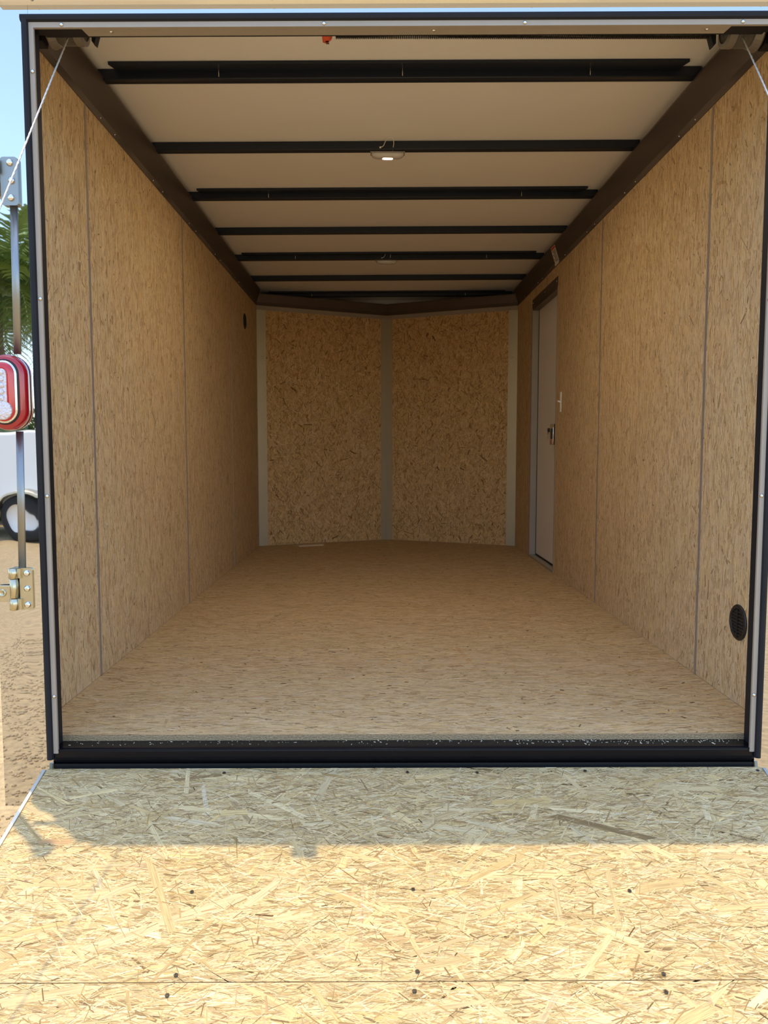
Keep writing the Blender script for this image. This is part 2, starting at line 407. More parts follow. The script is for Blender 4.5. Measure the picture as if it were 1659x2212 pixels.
# ------------------------------------------------------------------ cove strips along the roof edge
def cove_strip(idx, A, B, nA, nB, label, screws, prof, mat):
    t = trim_strip('trim_%d' % idx, label)
    A = Vector(A); B = Vector(B); nA = Vector(nA); nB = Vector(nB)
    rings = [[A + nA*o + Vector((0, 0, z)) for o, z in prof], [B + nB*o + Vector((0, 0, z)) for o, z in prof]]
    MB().ring_loft(rings, True, True, False).build('cove_face', mat, t)
    d = (B-A); n = nB.normalized()
    ang = math.atan2(-nA.x, nA.y) + PI if nA.length else 0
    for u in screws:
        q = link('screw', SCREW_S, t); q.location = A + d*u + (nA*(1-u)+nB*u)*.004 + Vector((0, 0, 1.843)); q.rotation_euler = (0, 0, ang)
    return t
P1 = [(0.0005, 1.832), (.0035, 1.832), (.0045, 1.857), (.033, 1.944), (.033, 1.951), (.0285, 1.951), (.0005, 1.866)]
scr = []
for k in range(7):
    for o in (-.05, .09): scr.append((.12+k*.6096+o)/(YC))
scr = [u for u in scr if .012 < u < .985]
cove_strip(4, (-HW, .0, 0), (-HW, YC, 0), (1, 0, 0), (1, -.47*0-.24, 0), 'long brown metal cove strip along the top of the left wall', scr, P1, M['cove'])
cove_strip(5, (HW, .0, 0), (HW, YC, 0), (-1, 0, 0), (-1, -.24, 0), 'long brown metal cove strip along the top of the right wall', scr, P1, M['cove'])
# nose coves
P2 = [(0.0005, 1.832), (.0035, 1.832), (.0045, 1.857), (.026, 1.912), (.026, 1.919), (.0215, 1.919), (.0005, 1.866)]
dn = Vector((HW, YA-YC, 0)).normalized(); nin = Vector((dn.y, -dn.x, 0))
scn = [.06, .35, .65, .94]
k_ap = 1/abs(nin.y)
cove_strip(6, (-HW, YC, 0), (0, YA, 0), (1, -.24, 0), (0, -k_ap, 0), 'brown metal cove strip above the left half of the nose', [], P2, M['cove'])
cove_strip(7, (0, YA, 0), (HW, YC, 0), (0, -k_ap, 0), (-1, -.24, 0), 'brown metal cove strip above the right half of the nose', [], P2, M['cove'])
# pale strip below the nose coves
for idx, side in ((8, -1), (9, 1)):
    w = nose_local(side); s = sL if side < 0 else sR
    R = Matrix.Translation(w.location) @ Matrix.Rotation(w.rotation_euler.z, 4, 'Z')
    t = trim_strip('trim_%d' % idx, 'thin bright metal strip under the cove above the %s nose sheet' % ('left' if side < 0 else 'right'))
    o = MB().box(0.004, LN-.003, min(0, -s*.003), max(0, -s*.003), 1.80, 1.831).build('strip', M['alu_dull'], t); o.matrix_local = R
    for u in (.06, .36, .64, .92):
        q = link('screw', SCREW_S, t); q.matrix_local = R @ Matrix.Translation((LN*u, -s*.003, 1.815)) @ Matrix.Rotation(0 if s > 0 else PI, 4, 'Z')

# ------------------------------------------------------------------ rear frame
YF = -0.051
rf = empty('wall_rear', (0, 0, 0), label='polished stainless rear door frame of the trailer with black rubber seals', cat='door frame', kind='structure')
for sx in (-1, 1):
    x0, x1 = sorted((sx*OUT, sx*.905))
    p = MB().box(x0, x1, YF, 0.001, -.168, 2.09).build('post', M['mirror'], rf)
    x0, x1 = sorted((sx*.9048, sx*.9005))
    MB().box(x0, x1, YF+.002, 0.0, -.05, 1.80).build('inner_jamb', M['rubber'], rf)
    x0, x1 = sorted((sx*.9025, sx*.8905))
    lp = MB().box(x0, x1, YF-.005, YF+.002, -.028, 1.772).build('metal_lip', M['alu_dull'], rf)
    for z in (1.652, 1.118, .634, .122):
        link('screw', SCREW, lp, (sx*.8955, YF-.005, z))
    # D section seal
    prof = [(-.0085, 0), (-.0085, -.006), (-.006, -.011), (0, -.013), (.006, -.011), (.0085, -.006), (.0085, 0)]
    MB().prism(prof, lambda a, b, d, sx=sx: Vector((sx*.9105+a, YF+b, d)), -.043, 1.772).build('rubber_seal', M['rubber'], rf)
hd = MB().box(-.9045, .9045, YF, -.0005, 1.772, 2.10)
hd.build('header', M['mirror'], rf, shear=SH)
MB().box(-.889, .889, -.0005, .02, 1.775, 1.85).build('header_back', M['rubber'], rf, shear=SH)
hl = MB().box(-.8905, .8905, YF-.005, YF+.003, 1.760, 1.7725).build('metal_lip', M['alu_dull'], rf, shear=SH)
for x in (-.823, -.1975, .283, .806):
    link('screw', SCREW, hl, (x, YF-.005, 1.7662+SH*x))
prof = [(1.7725, 0), (1.7725, -.006), (1.776, -.011), (1.782, -.0125), (1.788, -.011), (1.7905, -.006), (1.7905, 0)]
MB().prism(prof, lambda a, b, d: Vector((d, YF+b, a)), -.920, .925).build('rubber_seal', M['rubber'], rf, shear=SH)
MB().box(-.9, .9, YF+.003, -.0008, 1.7695, 1.7718).build('header_underside', M['rubber'], rf, shear=SH)
pl2 = MB().prism([(-.785, YF+.004), (.79, YF+.004), (.783, -.002), (-.778, -.002)], lambda a, b, d: Vector((a, b, d)), 1.7665, 1.7692).build('underside_plate', M['alu_dull'], rf, shear=SH)
for x in (-.716, .067, .733):
    q = link('screw', SCREW, pl2, (x, -.024, 1.7665+SH*x)); q.rotation_euler = (PI/2, 0, 0)
# drip rail above the seal: a rounded strip that faces down and out
dr = [(YF, 1.8085), (YF-.010, 1.8085), (YF-.016, 1.813), (YF-.036, 1.842), (YF-.038, 1.858), (YF, 1.858)]
drail = MB().prism(dr, lambda a, b, d: Vector((d, a, b)), -.968, OUT).build('drip_rail', M['steel_bright'], rf, shear=SH)
for x in (-.885, -.319, .304, .86):
    q = link('screw', SCREW, drail, (x, YF-.019, 1.8175+SH*x)); q.rotation_euler = (math.radians(40), 0, 0)

# sill
si = MB()
pr = [(0.0, -.0165), (-.046, -.0165), (-.050, -.019), (-.0515, -.024), (-.0515, -.040), (-.049, -.0535), (-.030, -.058), (0, -.058)]
si.prism(pr, lambda a, b, d: Vector((d, a, b)), -.900, .900)
sill = si.build('trim_10', M['sill'], label='glossy black steel sill across the back edge of the floor', cat='sill', kind='structure')
MB().box(-.899, .899, -.0535, -.050, -.0215, -.0185, bev=.001).build('sill_bead', M['sill'], sill)
MB().box(-OUT+.005, OUT-.005, -.046, 0.0, -.150, -.0595).build('bumper', M['black'], sill)
ch = MB()
random.seed(3)
for k in range(260):
    x = random.uniform(-.88, .88) if k < 150 else random.gauss(.55, .22)
    if abs(x) > .885: continue
    y = -.002-abs(random.gauss(0, .014))
    if y < -.044: continue
    a = random.uniform(0, PI); L = random.choice((.0008, .001, .0014, .003)) * random.uniform(.6, 1.3)
    c, s_ = math.cos(a)*L, math.sin(a)*L; w_ = .0006
    z0, z1 = -.0165, -.0155
    ch.ring_loft([[Vector((x-c-s_*.3, y-s_+c*.3-w_, z0)), Vector((x+c-s_*.3, y+s_-w_, z0)), Vector((x+c+s_*.3, y+s_+w_, z0)), Vector((x-c+s_*.3, y-s_+w_, z0))],
                  [Vector((x-c-s_*.3, y-s_+c*.3-w_, z1)), Vector((x+c-s_*.3, y+s_-w_, z1)), Vector((x+c+s_*.3, y+s_+w_, z1)), Vector((x-c+s_*.3, y-s_+w_, z1))]])
ch.build('sawdust', M['chips'], label='pale sawdust specks scattered along the black sill', cat='sawdust', kind='stuff')

# ------------------------------------------------------------------ ramp door
SL = 0.29; AR = math.atan(SL)
ramp = empty('ramp_door', (0, -.066, -.0635), label='lowered strand board ramp door sloping from the sill to the gravel', cat='ramp')
ramp.rotation_euler = (AR, 0, 0)      # local -y runs down the slope
RW = .915; RL = 1.86
for k_, (y0_, y1_) in enumerate(((-.5992, -.001), (-RL, -.6012))):
    bo_ = MB().box(-RW, RW, y0_, y1_, -.016, 0).build('board', M['osb_ramp'], ramp)
    strands(bo_, (-RW, RW, y0_, y1_), lambda u, v, h: (u, v, h), LAY_RAMP, RAMP_COL, M['st_ramp'], 60+k_)
MB().box(-RW-.009, RW+.009, -RL-.004, -.004, -.034, -.0165).build('backing', M['skin'], ramp)
for sx in (-1, 1):
    e = MB()
    x0, x1 = sorted((sx*RW, sx*(RW+.010)))
    e.box(x0, x1, -RL-.004, -.006, -.036, .0025, bev=.0012)
    e.build('edge_strip', M['alu'], ramp)
MB().box(-RW, RW, -RL-.006, -RL, -.036, .001).build('end_strip', M['alu'], ramp)
MB().tube([(-.9, .004, -.012), (.9, .004, -.012)], .006, 10).build('hinge_pin', M['screw_dark'], ramp)
cs = 1/math.cos(AR)
for x, y in [(-.459, -.444), (.004, -.44), (.458, -.446), (-.446, -.629), (.004, -.624), (.464, -.631), (-.452, -.668), (-.003, -.662), (.456, -.666), (.005, -.085), (.182, -.087), (.458, -.082), (.90, -.082), (-.46, -.085), (-.9, -.44), (-.9, -.63), (.9, -.445), (.9, -.66)]:
    q = link('screw', SCREW_D, ramp, (x, (y+.066)*cs, .0012)); q.rotation_euler = (-PI/2, 0, 0)
for sx in (-1, 1):
    MB().lathe([(.013, -.002), (.013, .012), (.007, .018), (.0002, .018)], (sx*.85, -1.60, 0), 'z', 14).build('cable_anchor', M['zinc'], ramp)

# ------------------------------------------------------------------ spring assembly behind the header
YS, ZS = 0.10, 1.838
sp = empty('torsion_spring', (0, YS, ZS), label='black coil torsion spring with ribbed cable drums behind the header', cat='spring')
sh_ = lambda o: o
MB().tube([(-.955, 0, 0), (.955, 0, 0)], .0127, 14).build('shaft', M['alu_dull'], sp)
co = MB(); turns = 200; n_ = turns*10; x0, x1 = -.180, .795
pts = [Vector((x0+(x1-x0)*i/n_, .0265*math.cos(2*PI*i/10), .0265*math.sin(2*PI*i/10)+SH*.5*(x0+(x1-x0)*i/n_))) for i in range(n_+1)]
co.tube(pts, .0021, 5); co.build('coil', M['spring'], sp)
cn = MB().lathe([(.016, 0), (.036, 0), (.038, .006), (.037, .016), (.030, .022), (.026, .024), (.016, .024)], (-.212, 0, 0), 'x', 20).build('cone', M['orange'], sp)
for k in range(5):
    a = math.radians(200+k*35)
    MB().box(-.004, .004, -.0025, .0025, -.002, .003).build('set_screw', M['spring'], cn).location = (-.200, .037*math.cos(a), .037*math.sin(a))
for sx in (-1, 1):
    pf = [(.020, 0), (.054, 0), (.056, .004), (.054, .009), (.049, .022)]
    t = .024
    for k in range(9):
        pf += [(.0435, t), (.0472, t+.0022), (.0435, t+.0044)]; t += .0046
    pf += [(.048, t), (.048, t+.020), (.036, t+.022), (.034, t+.004), (.0135, t+.004)]
    pf = [(r, sx*(-.912+tt)*-1*-1 if sx < 0 else .917-tt) for r, tt in pf]
    if sx < 0: pf = [(r, -.912+tt) for (r, _), tt in zip(pf, [0, 0, .004, .009, .022] + [v for k in range(9) for v in (.024+k*.0046, .0262+k*.0046, .0284+k*.0046)] + [t, t+.020, t+.022, t+.004, t+.004])]
    MB().lathe(pf, (0, 0, 0), 'x', 32, smooth=False, cap=False).build('cable_drum', M['drum'], sp)
    xe_ = (-.912+t+.0215) if sx < 0 else (.917-t-.0215)
    MB().lathe([(.0355, xe_), (.0355, xe_-sx*-.0008), (.0135, xe_-sx*-.0008), (.0135, xe_)], (0, 0, 0), 'x', 28, cap=False).build('drum_bore_shade', M['black'], sp)  # black disc painting the shade inside the hollow drum end
    fn = lambda a, b, d: Vector((sx*a, d, b))
    MB().prism([(.803, .005), (.780, .005), (.796, -.050), (.803, -.044)], fn, -.012, .012).build('bracket', M['rubber'], sp)
    MB().box(min(sx*.925, sx*.990), max(sx*.925, sx*.990), -.02, .02, -.05, .05, bev=.003).build('end_bearing', M['rubber'], sp)

# lift cables
def rope(name, A, B, label):
    A = Vector(A); B = Vector(B); r = .0021; m = MB()
    d = (B-A); L = d.length; t = d.normalized(); u = t.cross(Vector((1, 0, 0))).normalized(); w = t.cross(u)
    n = 160
    for s_ in range(3):
        pts = [A + d*(i/n) + (u*math.cos(2*PI*(i/3.2+s_/3)) + w*math.sin(2*PI*(i/3.2+s_/3)))*.0011 for i in range(n+1)]
        m.tube(pts, .0014, 5)
    return m.build(name, M['cable'], label=label, cat='cable', group='lift cables of the ramp door')
def on_ramp(x, yl, h=0.0):
    return ramp.matrix_basis @ Vector((x, yl, h))
EL = Vector((0, 0, 0))
ry = lambda yl: Vector((0, -.066, -.0635)) + Matrix.Rotation(AR, 3, 'X') @ Vector((0, yl, .012))
eL = ry(-1.60); 
rope('lift_cable', (-.8535, .066, 1.792), (-.85-.03, eL.y, eL.z), 'thin steel lift cable slanting from the left drum to the ramp')
rope('lift_cable', (.862, .066, 1.797), (.85, eL.y, eL.z), 'thin steel lift cable slanting from the right drum to the ramp')

# ------------------------------------------------------------------ side door
dr1 = empty('door_1', (HW, 0, 0), label='narrow white side door with bright metal frame in the right wall', cat='door', kind='structure')
D0, D1, DZ = 2.68, 3.45, 1.71
MB().box(.0425, .060, D0-.02, D1+.02, -.02, DZ+.02, bev=.003).build('door_leaf', M['white'], dr1)
f = MB(); f.box(-.002, .0424, D1-.016, D1-.0005, .0145, DZ-.0005); fo = f.build('jamb', M['alu_dull'], dr1)
MB().box(-.003, -.0005, D1-.004, D1+.022, .002, DZ+.03).build('casing', M['alu_dull'], dr1)
MB().box(-.002, .0424, D0+.0005, D0+.016, .0145, DZ-.0005).build('jamb', M['alu_dull'], dr1)
MB().box(-.002, .0424, D0+.0162, D1-.0162, DZ-.016, DZ-.0005).build('head', M['cove'], dr1)
hc = MB().box(-.003, -.0005, D0+.004, D1-.002, DZ-.002, DZ+.055).build('head_casing', M['cove'], dr1)
for y in (D0+.03, D0+.36, D1-.03): 
    q = link('screw', SCREW_S, hc, (-.003, y, DZ+.03)); q.rotation_euler = (0, 0, -PI/2)
MB().box(-.004, .0424, D0+.001, D1-.001, .001, .014).build('threshold', M['alu'], dr1)
MB().box(.040, .0424, D0+.0165, D1-.0165, .0145, .024).build('weather_seal', M['rubber'], dr1)
MB().box(.040, .0424, D1-.024, D1-.0165, .0245, DZ-.0165).build('weather_seal', M['rubber'], dr1)
lt = MB().box(.008, .0424, 2.800, 2.885, .775, .905, bev=.004).build('latch', M['chrome'], dr1)
MB().box(.003, .009, 2.813, 2.840, .812, .875, bev=.002).build('paddle', M['black'], lt)
MB().box(.004, .0082, 2.815, 2.842, .783, .806, bev=.001).build('release_tab', M['red_deep'], lt)
ky = MB().lathe([(.0002, -.001), (.011, 0), (.013, .004), (.013, .038), (.0002, .0385)], (.0, 0, 0), 'x', 14); ky.box(.001, .004, -.007, .007, -.026, -.010, bev=.001)
k_ = ky.build('key', M['black'], lt); k_.location = (.0035, 2.925, .868)
for dy_, dz_ in ((-.004, -.068), (.006, -.058)):
    kb = MB().box(-.0008, .0008, -.0035, .0035, dz_, -.022).build('key_blade', M['screw'], lt); kb.location = (.006+dy_*.3, 2.925+dy_, .868)
# light switch
sw = empty('light_switch', (HW, 2.556, 1.022), label='small white toggle light switch on the right wall beside the door', cat='switch')
MB().box(-.006, 0, -.012, .012, -.058, .058, bev=.0025).build('plate', M['white'], sw)
MB().prism([(-.006, -.006), (-.022, .002), (-.022, .009), (-.006, .006)], lambda a, b, d: Vector((a, d, b)), -.005, .005).build('toggle', M['white'], sw)

# ------------------------------------------------------------------ round vents
def vent(loc, sx, label):
    v = empty('round_vent', loc, label=label, cat='vent', group='round side vents')
    v.rotation_euler = (0, 0, PI/2 if sx < 0 else -PI/2)     # face looks along local -y
    MB().lathe([(.053, 0), (.053, -.003), (.050, -.006), (.043, -.0065), (.041, -.003), (.041, -.0005)], n=40, cap=False).build('rim', M['black'], v)
    MB().lathe([(.0415, -.0012), (.0415, -.0005), (.0002, -.0005)], n=32).build('back_plate', M['black'], v)
    for k in range(8):
        z = -.034+k*.0097; h = math.sqrt(max(.0, .040**2-z*z))
        MB().prism([(-.0013, z-.002), (-.0055, z-.0042), (-.0060, z-.0030), (-.0018, z+.0012)], lambda a, b, d: Vector((d, a, b)), -h, h).build('louvre', M['black'], v)
    MB().box(-.002, .002, -.0062, -.001, -.040, .040).build('rib', M['black'], v)
    return v
vent((HW, .246, .243), 1, 'black round louvred vent low on the right wall near the door frame')
vent((-HW, 3.488, 1.628), -1, 'black round vent high on the left wall near the nose')

# ------------------------------------------------------------------ dome lights under the bows
def stadium2(w, h, n=8):
    return [(w*math.cos(PI*k/n), h-w+w*math.sin(PI*k/n)) for k in range(n+1)] + [(w*math.cos(PI+PI*k/n), -(h-w)+w*math.sin(PI+PI*k/n)) for k in range(n+1)]
def dome(loc, label, fill_glow):
    d = empty('dome_light', loc, label=label, cat='light', group='dome lights under the roof bows')
    MB().box(-.070, .070, -.012, .032, -.004, 0, bev=.0015).build('base', M['alu_dull'], d)
    pr = []
    le = MB(); rings = []
    for k in range(7):
        t = k/6; s_ = math.cos(t*PI/2)
        rings.append([Vector((.066*(.55+.45*s_)*c, .010+.020*(.4+.6*s_)*e, -.004-.018*math.sin(t*PI/2))) for c, e in
                      [(-1, -.6), (-.9, -1), (-.4, -1.08), (.4, -1.08), (.9, -1), (1, -.6), (1, .6), (.9, 1), (-.9, 1), (-1, .6)]])
    le.ring_loft(rings); lo = le.build('lens', M['lens'], d)
    df = MB().prism(stadium2(.007, .020), lambda a, b, q: Vector((b, .010+a, q)), -.0228, -.0218).build('added_strip', [M['lens'], M['fill_glow']], d)  # strip added under the lens, carries the extra interior fill light
    for p in df.data.polygons:
        if fill_glow and p.normal.z < -.9: p.material_index = 1
    for x in (-.060, .060): link('screw', SCREW_S, d, (x, -.0125, -.006))
    # wire tails
    pts = []
    P = [(-.030, -.030, .008), (-.018, -.034, .011), (-.010, -.050, .022), (-.002, -.062, .031), (.010, -.066, .0325), (.020, -.058, .031), (.024, -.042, .022), (.022, -.026, .010), (.020, -.010, .001)]
    for i in range(len(P)-1):
        for t in (0, .25, .5, .75):
            p0, p1, p2, p3 = [Vector(P[max(0, min(len(P)-1, i+j))]) for j in (-1, 0, 1, 2)]
            pts.append(.5*((2*p1)+(-p0+p2)*t+(2*p0-5*p1+4*p2-p3)*t*t+(-p0+3*p1-3*p2+p3)*t**3))
    pts.append(Vector(P[-1]))
    wq = MB().tube(pts, .0014, 6).build('wire', M['white'], d)
    MB().lathe([(.0042, 0), (.0048, -.003), (.003, -.006), (.0002, -.006)], (-.030, -.026, .008), 'y', 10).build('wire_screw', M['chrome'], wq)
dome((-.03, .655+.609+.0, ZB-.0012), 'clear dome light with a white wire loop under the second roof bow', True)
dome((-.015, .655+4*.609, ZB-.0012), 'small dome light under the fifth roof bow near the nose', False)

# ------------------------------------------------------------------ sticker on the right cove
stx = empty('warning_sticker', (0, 0, 0), label='white printed sticker with an orange corner wrapped over the right cove strip', cat='sticker')
def sk_quad(y0, y1, u0, u1, off, name, mat, par):
    # u runs down the cove face 0..1 then the flange 1..1.3
    def P(u):
        a, b, c = (HW-.033, 1.944), (HW-.0045, 1.857), (HW-.0035, 1.834)
        if u <= 1: x, z = a[0]+(b[0]-a[0])*u, a[1]+(b[1]-a[1])*u
        else: q = (u-1)/.3; x, z = b[0]+(c[0]-b[0])*q, b[1]+(c[1]-b[1])*q
        return x, z
    us = [u0]+([1.0] if u0 < 1 < u1 else [])+[u1]
    m = MB()
    for a, b in zip(us[:-1], us[1:]):
        r = []
        for o in (off, off-.0004):
            (xa, za), (xb, zb) = P(a), P(b)
            r.append([Vector((xa-o, y0, za-o*.35)), Vector((xa-o, y1, za-o*.35)), Vector((xb-o, y1, zb-o*.35)), Vector((xb-o, y0, zb-o*.35))])
        m.ring_loft(r, smooth=False)
    return m.build(name, mat, par)
sk_quad(2.66, 2.76, .06, 1.28, .0010, 'backing', M['paper'], stx)
sk_quad(2.665, 2.755, .09, .24, .0015, 'orange_block', M['orange'], stx)
for k, u in enumerate((.30, .38, .46, .54, .64, .72, .80, .90, .98)):
    sk_quad(2.67, 2.75-(k % 3)*.012, u, u+.035, .0015, 'text_line', M['ink'], stx)

# offcut on the floor
oc = MB().box(-.10, .10, -.035, .035, 0, .009, bev=.001).build('wood_offcut', M['offcut'], label='pale flat board offcut lying on the floor at the nose', cat='wood scrap')
oc.location = (-.60, 4.045, .0005); oc.rotation_euler = (0, 0, .44)

# ------------------------------------------------------------------ hardware on the left post
def stadium(w, h, n=14):
    pts = []
    for k in range(n+1): a = PI*k/n; pts.append((w*math.cos(a), h-w+w*math.sin(a)))
    for k in range(n+1): a = PI+PI*k/n; pts.append((w*math.cos(a), -(h-w)+w*math.sin(a)))
    return pts
def stad_loft(m, specs, smooth=True):
    m.ring_loft([[Vector((a, y, b)) for a, b in stadium(w, h)] for w, h, y in specs], True, True, smooth); return m
tl = empty('tail_light', (-.981, YF-.0005, .890), label='red oval tail light with clear centre on the left steel post', cat='tail light')
stad_loft(MB(), [(.050, .093, 0), (.050, .093, -.010), (.0475, .0905, -.022), (.041, .084, -.028), (.036, .079, -.028)]).build('bezel', M['red_deep'], tl)
stad_loft(MB(), [(.0365, .0795, -.0275), (.0365, .0795, -.0295), (.0335, .0765, -.0295)]).build('groove', M['black'], tl)
stad_loft(MB(), [(.0335, .0765, -.029), (.0330, .0760, -.034), (.029, .072, -.036)]).build('chrome_ring', M['chrome'], tl)
stad_loft(MB(), [(.029, .072, -.0355), (.0285, .0715, -.037), (.026, .069, -.040), (.016, .059, -.042)]).build('red_lens', M['red'], tl)
cl = MB(); stad_loft(cl, [(.0125, .056, -.041), (.0120, .0555, -.0440), (.0095, .053, -.0450)])
cl.lathe([(.0235, -.040), (.0235, -.0435), (.020, -.0455), (.0002, -.0462)], (0, 0, -.045), 'y', 24)
cl.build('clear_lens', M['clear'], tl)
for k in range(5):
    MB().lathe([(.0075, -.0445), (.006, -.0468), (.0002, -.0472)], (0, 0, .046-k*.0155), 'y', 12).build('led', M['clear'], tl)

bead = MB()
for z0_, z1_, xa_, xb_ in ((.985, 1.342, -.9585, -.9545), (.453, .795, -.9665, -.9605)):
    ring_ = lambda x, z, r=.0098: [Vector((x+r*math.cos(PI*k/10), YF+.0005-r*.45*math.sin(PI*k/10), z)) for k in range(11)]
    bead.ring_loft([ring_(xa_, z0_), ring_(xb_, z1_)])
bead.build('raised_bead', M['steel_soft'], rf)
hb = empty('lock_hasp', (-.956, YF, 1.397), label='grey steel lock hasp with three domed bolts at the top of the rod', cat='hasp')
def rrect(w0, w1, h0, h1, r=.008, n=4):
    pts = []
    for cx_, cz_, a0 in ((w1-r, h1-r, 0), (w0+r, h1-r, 90), (w0+r, h0+r, 180), (w1-r, h0+r, 270)):
        for k in range(n+1):
            a = math.radians(a0+90*k/n); pts.append((cx_+r*math.cos(a), cz_+r*math.sin(a)))
    return pts
fxz = lambda a, b, d: Vector((a, d, b))
MB().prism(rrect(-.024, .018, -.058, .056), fxz, -.0005, -.010).build('plate', M['steel_soft'], hb)
for x, z in ((.000, .042), (.003, .0), (.0005, -.040)): link('bolt', BOLT, hb, (x, -.010, z))
MB().tube([(-.045, -.022, .052), (-.045, -.022, -.030)], .012, 14).build('barrel', M['zinc'], hb)
MB().box(-.045, -.022, -.024, -.018, .018, .050).build('leaf', M['zinc'], hb)
MB().box(-.110, -.045, -.026, -.020, -.02, .045, bev=.002).build('strap', M['zinc'], hb)

hg = empty('strap_hinge', (-.956, YF, .400), label='zinc plated hinge with three bolts low on the left post', cat='hinge')
MB().prism(rrect(-.016, .016, -.053, .053, .006), fxz, -.0005, -.006).build('plate', M['zinc'], hg)
for z in (.040, .001, -.040): link('bolt', BOLT, hg, (.003, -.006, z))
for z0, z1, r in ((.027, .053, .0115), (-.023, .0262, .0095), (-.053, -.0238, .0115)):
    MB().lathe([(r*.85, z0), (r, z0+.001), (r, z1-.001), (r*.85, z1)], (-.028, -.012, 0), 'z', 16).build('knuckle', M['zinc'], hg)
MB().box(-.024, -.010, -.013, -.001, .028, .052).build('web', M['zinc'], hg)
MB().box(-.024, -.010, -.013, -.001, -.052, -.025).build('web', M['zinc'], hg)
sp_ = MB().box(-.110, -.033, -.015, -.010, -.031, .010, bev=.0015).build('strap', M['zinc'], hg)
MB().lathe([(.010, -.015), (.010, -.017), (.007, -.019), (.0055, -.017), (.0002, -.017)], (-.056, 0, -.009), 'y', 18).build('rivet', M['zinc'], sp_)

lb = empty('lock_bar', (-1.074, -.095, 0), label='upright steel lock bar swung out beside the left post', cat='lock bar')
MB().box(-.012, .012, -.012, .012, .33, 1.84, bev=.003).build('bar', M['alu_dull'], lb)
MB().lathe([(.022, 1.838), (.024, 1.845), (.024, 1.875), (.018, 1.885), (.0005, 1.887)], (0, 0, 0), 'z', 16).build('bar_end', M['black'], lb)

# marker lamp above the frame (its shadow falls on the ramp)
ml = empty('marker_light', (-.515, YF, 2.06), label='small red marker lamp on the header above the opening', cat='marker light')
MB().box(-.05, .05, -.012, 0, -.016, .018, bev=.003).build('base', M['black'], ml)
MB().box(-.028, .028, -.048, -.012, -.012, .014, bev=.006).build('lens', M['red'], ml)

# ------------------------------------------------------------------ the lot behind the camera, seen in the polished steel
ZG = -0.60
random.seed(11)
st = MB()
for k in range(7000):
    y = random.uniform(-4.2, .8); x = random.uniform(-2.6, -.94)
    r = random.uniform(.004, .011); a = random.uniform(0, 6)
    ring = lambda q, h: [Vector((x+q*math.cos(a+i*1.2566)*random.uniform(.8, 1.2), y+q*math.sin(a+i*1.2566)*random.uniform(.8, 1.2), ZG+h)) for i in range(5)]
    st.ring_loft([ring(r, -.001), ring(r*.9, r*.6), ring(r*.4, r*.95)], smooth=False)
st.build('gravel', M['stone'], label='loose tan gravel beside the ramp', cat='gravel', kind='stuff')

def wheel(parent, loc, r=.33):
    w = MB().lathe([(r*.62, -.09), (r*.9, -.10), (r, -.07), (r, .07), (r*.9, .10), (r*.62, .09)], (0, 0, 0), 'y', 32, cap=False).build('tyre', M['tyre'], parent)
    w.location = loc
    MB().lathe([(r*.63, -.085), (r*.60, -.05), (r*.25, -.06), (r*.2, -.095), (.001, -.10)], (0, 0, 0), 'y', 24, cap=False).build('rim', M['white'], w)
    MB().lathe([(r*.63, .085), (r*.60, .05), (.001, .05)], (0, 0, 0), 'y', 24, cap=False).build('rim', M['white'], w)
ot = empty('cargo_trailer', (-5.6, -10.2, ZG), label='low white cargo trailer parked on the lot, reflected in the left post', cat='trailer')
MB().box(-2.2, 1.6, -.85, .55, .52, 1.62, bev=.04, seg=3).build('body', M['skin'], ot)
MB().box(-2.2, 1.6, -.8, .5, .40, .50).build('chassis', M['black'], ot)
for x in (.32,): 
    for y in (.62, -.92): wheel(ot, (x, y, .33))
    fm = MB(); 
    prof = [(math.cos(math.radians(a)), math.sin(math.radians(a))) for a in range(0, 181, 15)]
    fm.ring_loft([[Vector((x+.42*c, .52, .30+.40*s_)) for c, s_ in prof] + [Vector((x+.45*c, .52, .30+.43*s_)) for c, s_ in prof[::-1]],
                  [Vector((x+.42*c, .78, .30+.40*s_)) for c, s_ in prof] + [Vector((x+.45*c, .78, .30+.43*s_)) for c, s_ in prof[::-1]]])
    fm.build('fender', M['alu'], ot)
MB().tube([(1.6, -.1, .45), (2.6, -.1, .45)], .04, 8).build('tongue', M['black'], ot)
MB().tube([(2.5, -.1, .0), (2.5, -.1, .6)], .03, 8).build('jack', M['black'], ot)

# running gear of this trailer
rg = empty('running_gear', (0, 0, ZG), label='wheels and axles under the trailer', cat='wheels')
for yy in (1.75, 2.55):
    for sx in (-1, 1):
        w = empty('wheel', (sx*.86, yy, .30)); w.parent = rg; w.rotation_euler = (0, 0, PI/2)
        MB().lathe([(.19, -.08), (.27, -.09), (.30, -.06), (.30, .06), (.27, .09), (.19, .08)], (0, 0, 0), 'y', 28, cap=False).build('tyre', M['tyre'], w)
        MB().lathe([(.19, -.07), (.17, -.04), (.0005, -.04)], (0, 0, 0), 'y', 20, cap=False).build('rim', M['white'], w)
    MB().tube([(-.8, yy, .30), (.8, yy, .30)], .03, 10).build('axle', M['black'], rg)
for sx in (-1, 1): MB().box(min(sx*.5, sx*.56), max(sx*.5, sx*.56), .2, 4.0, .335, .448).build('frame_rail', M['black'], rg)

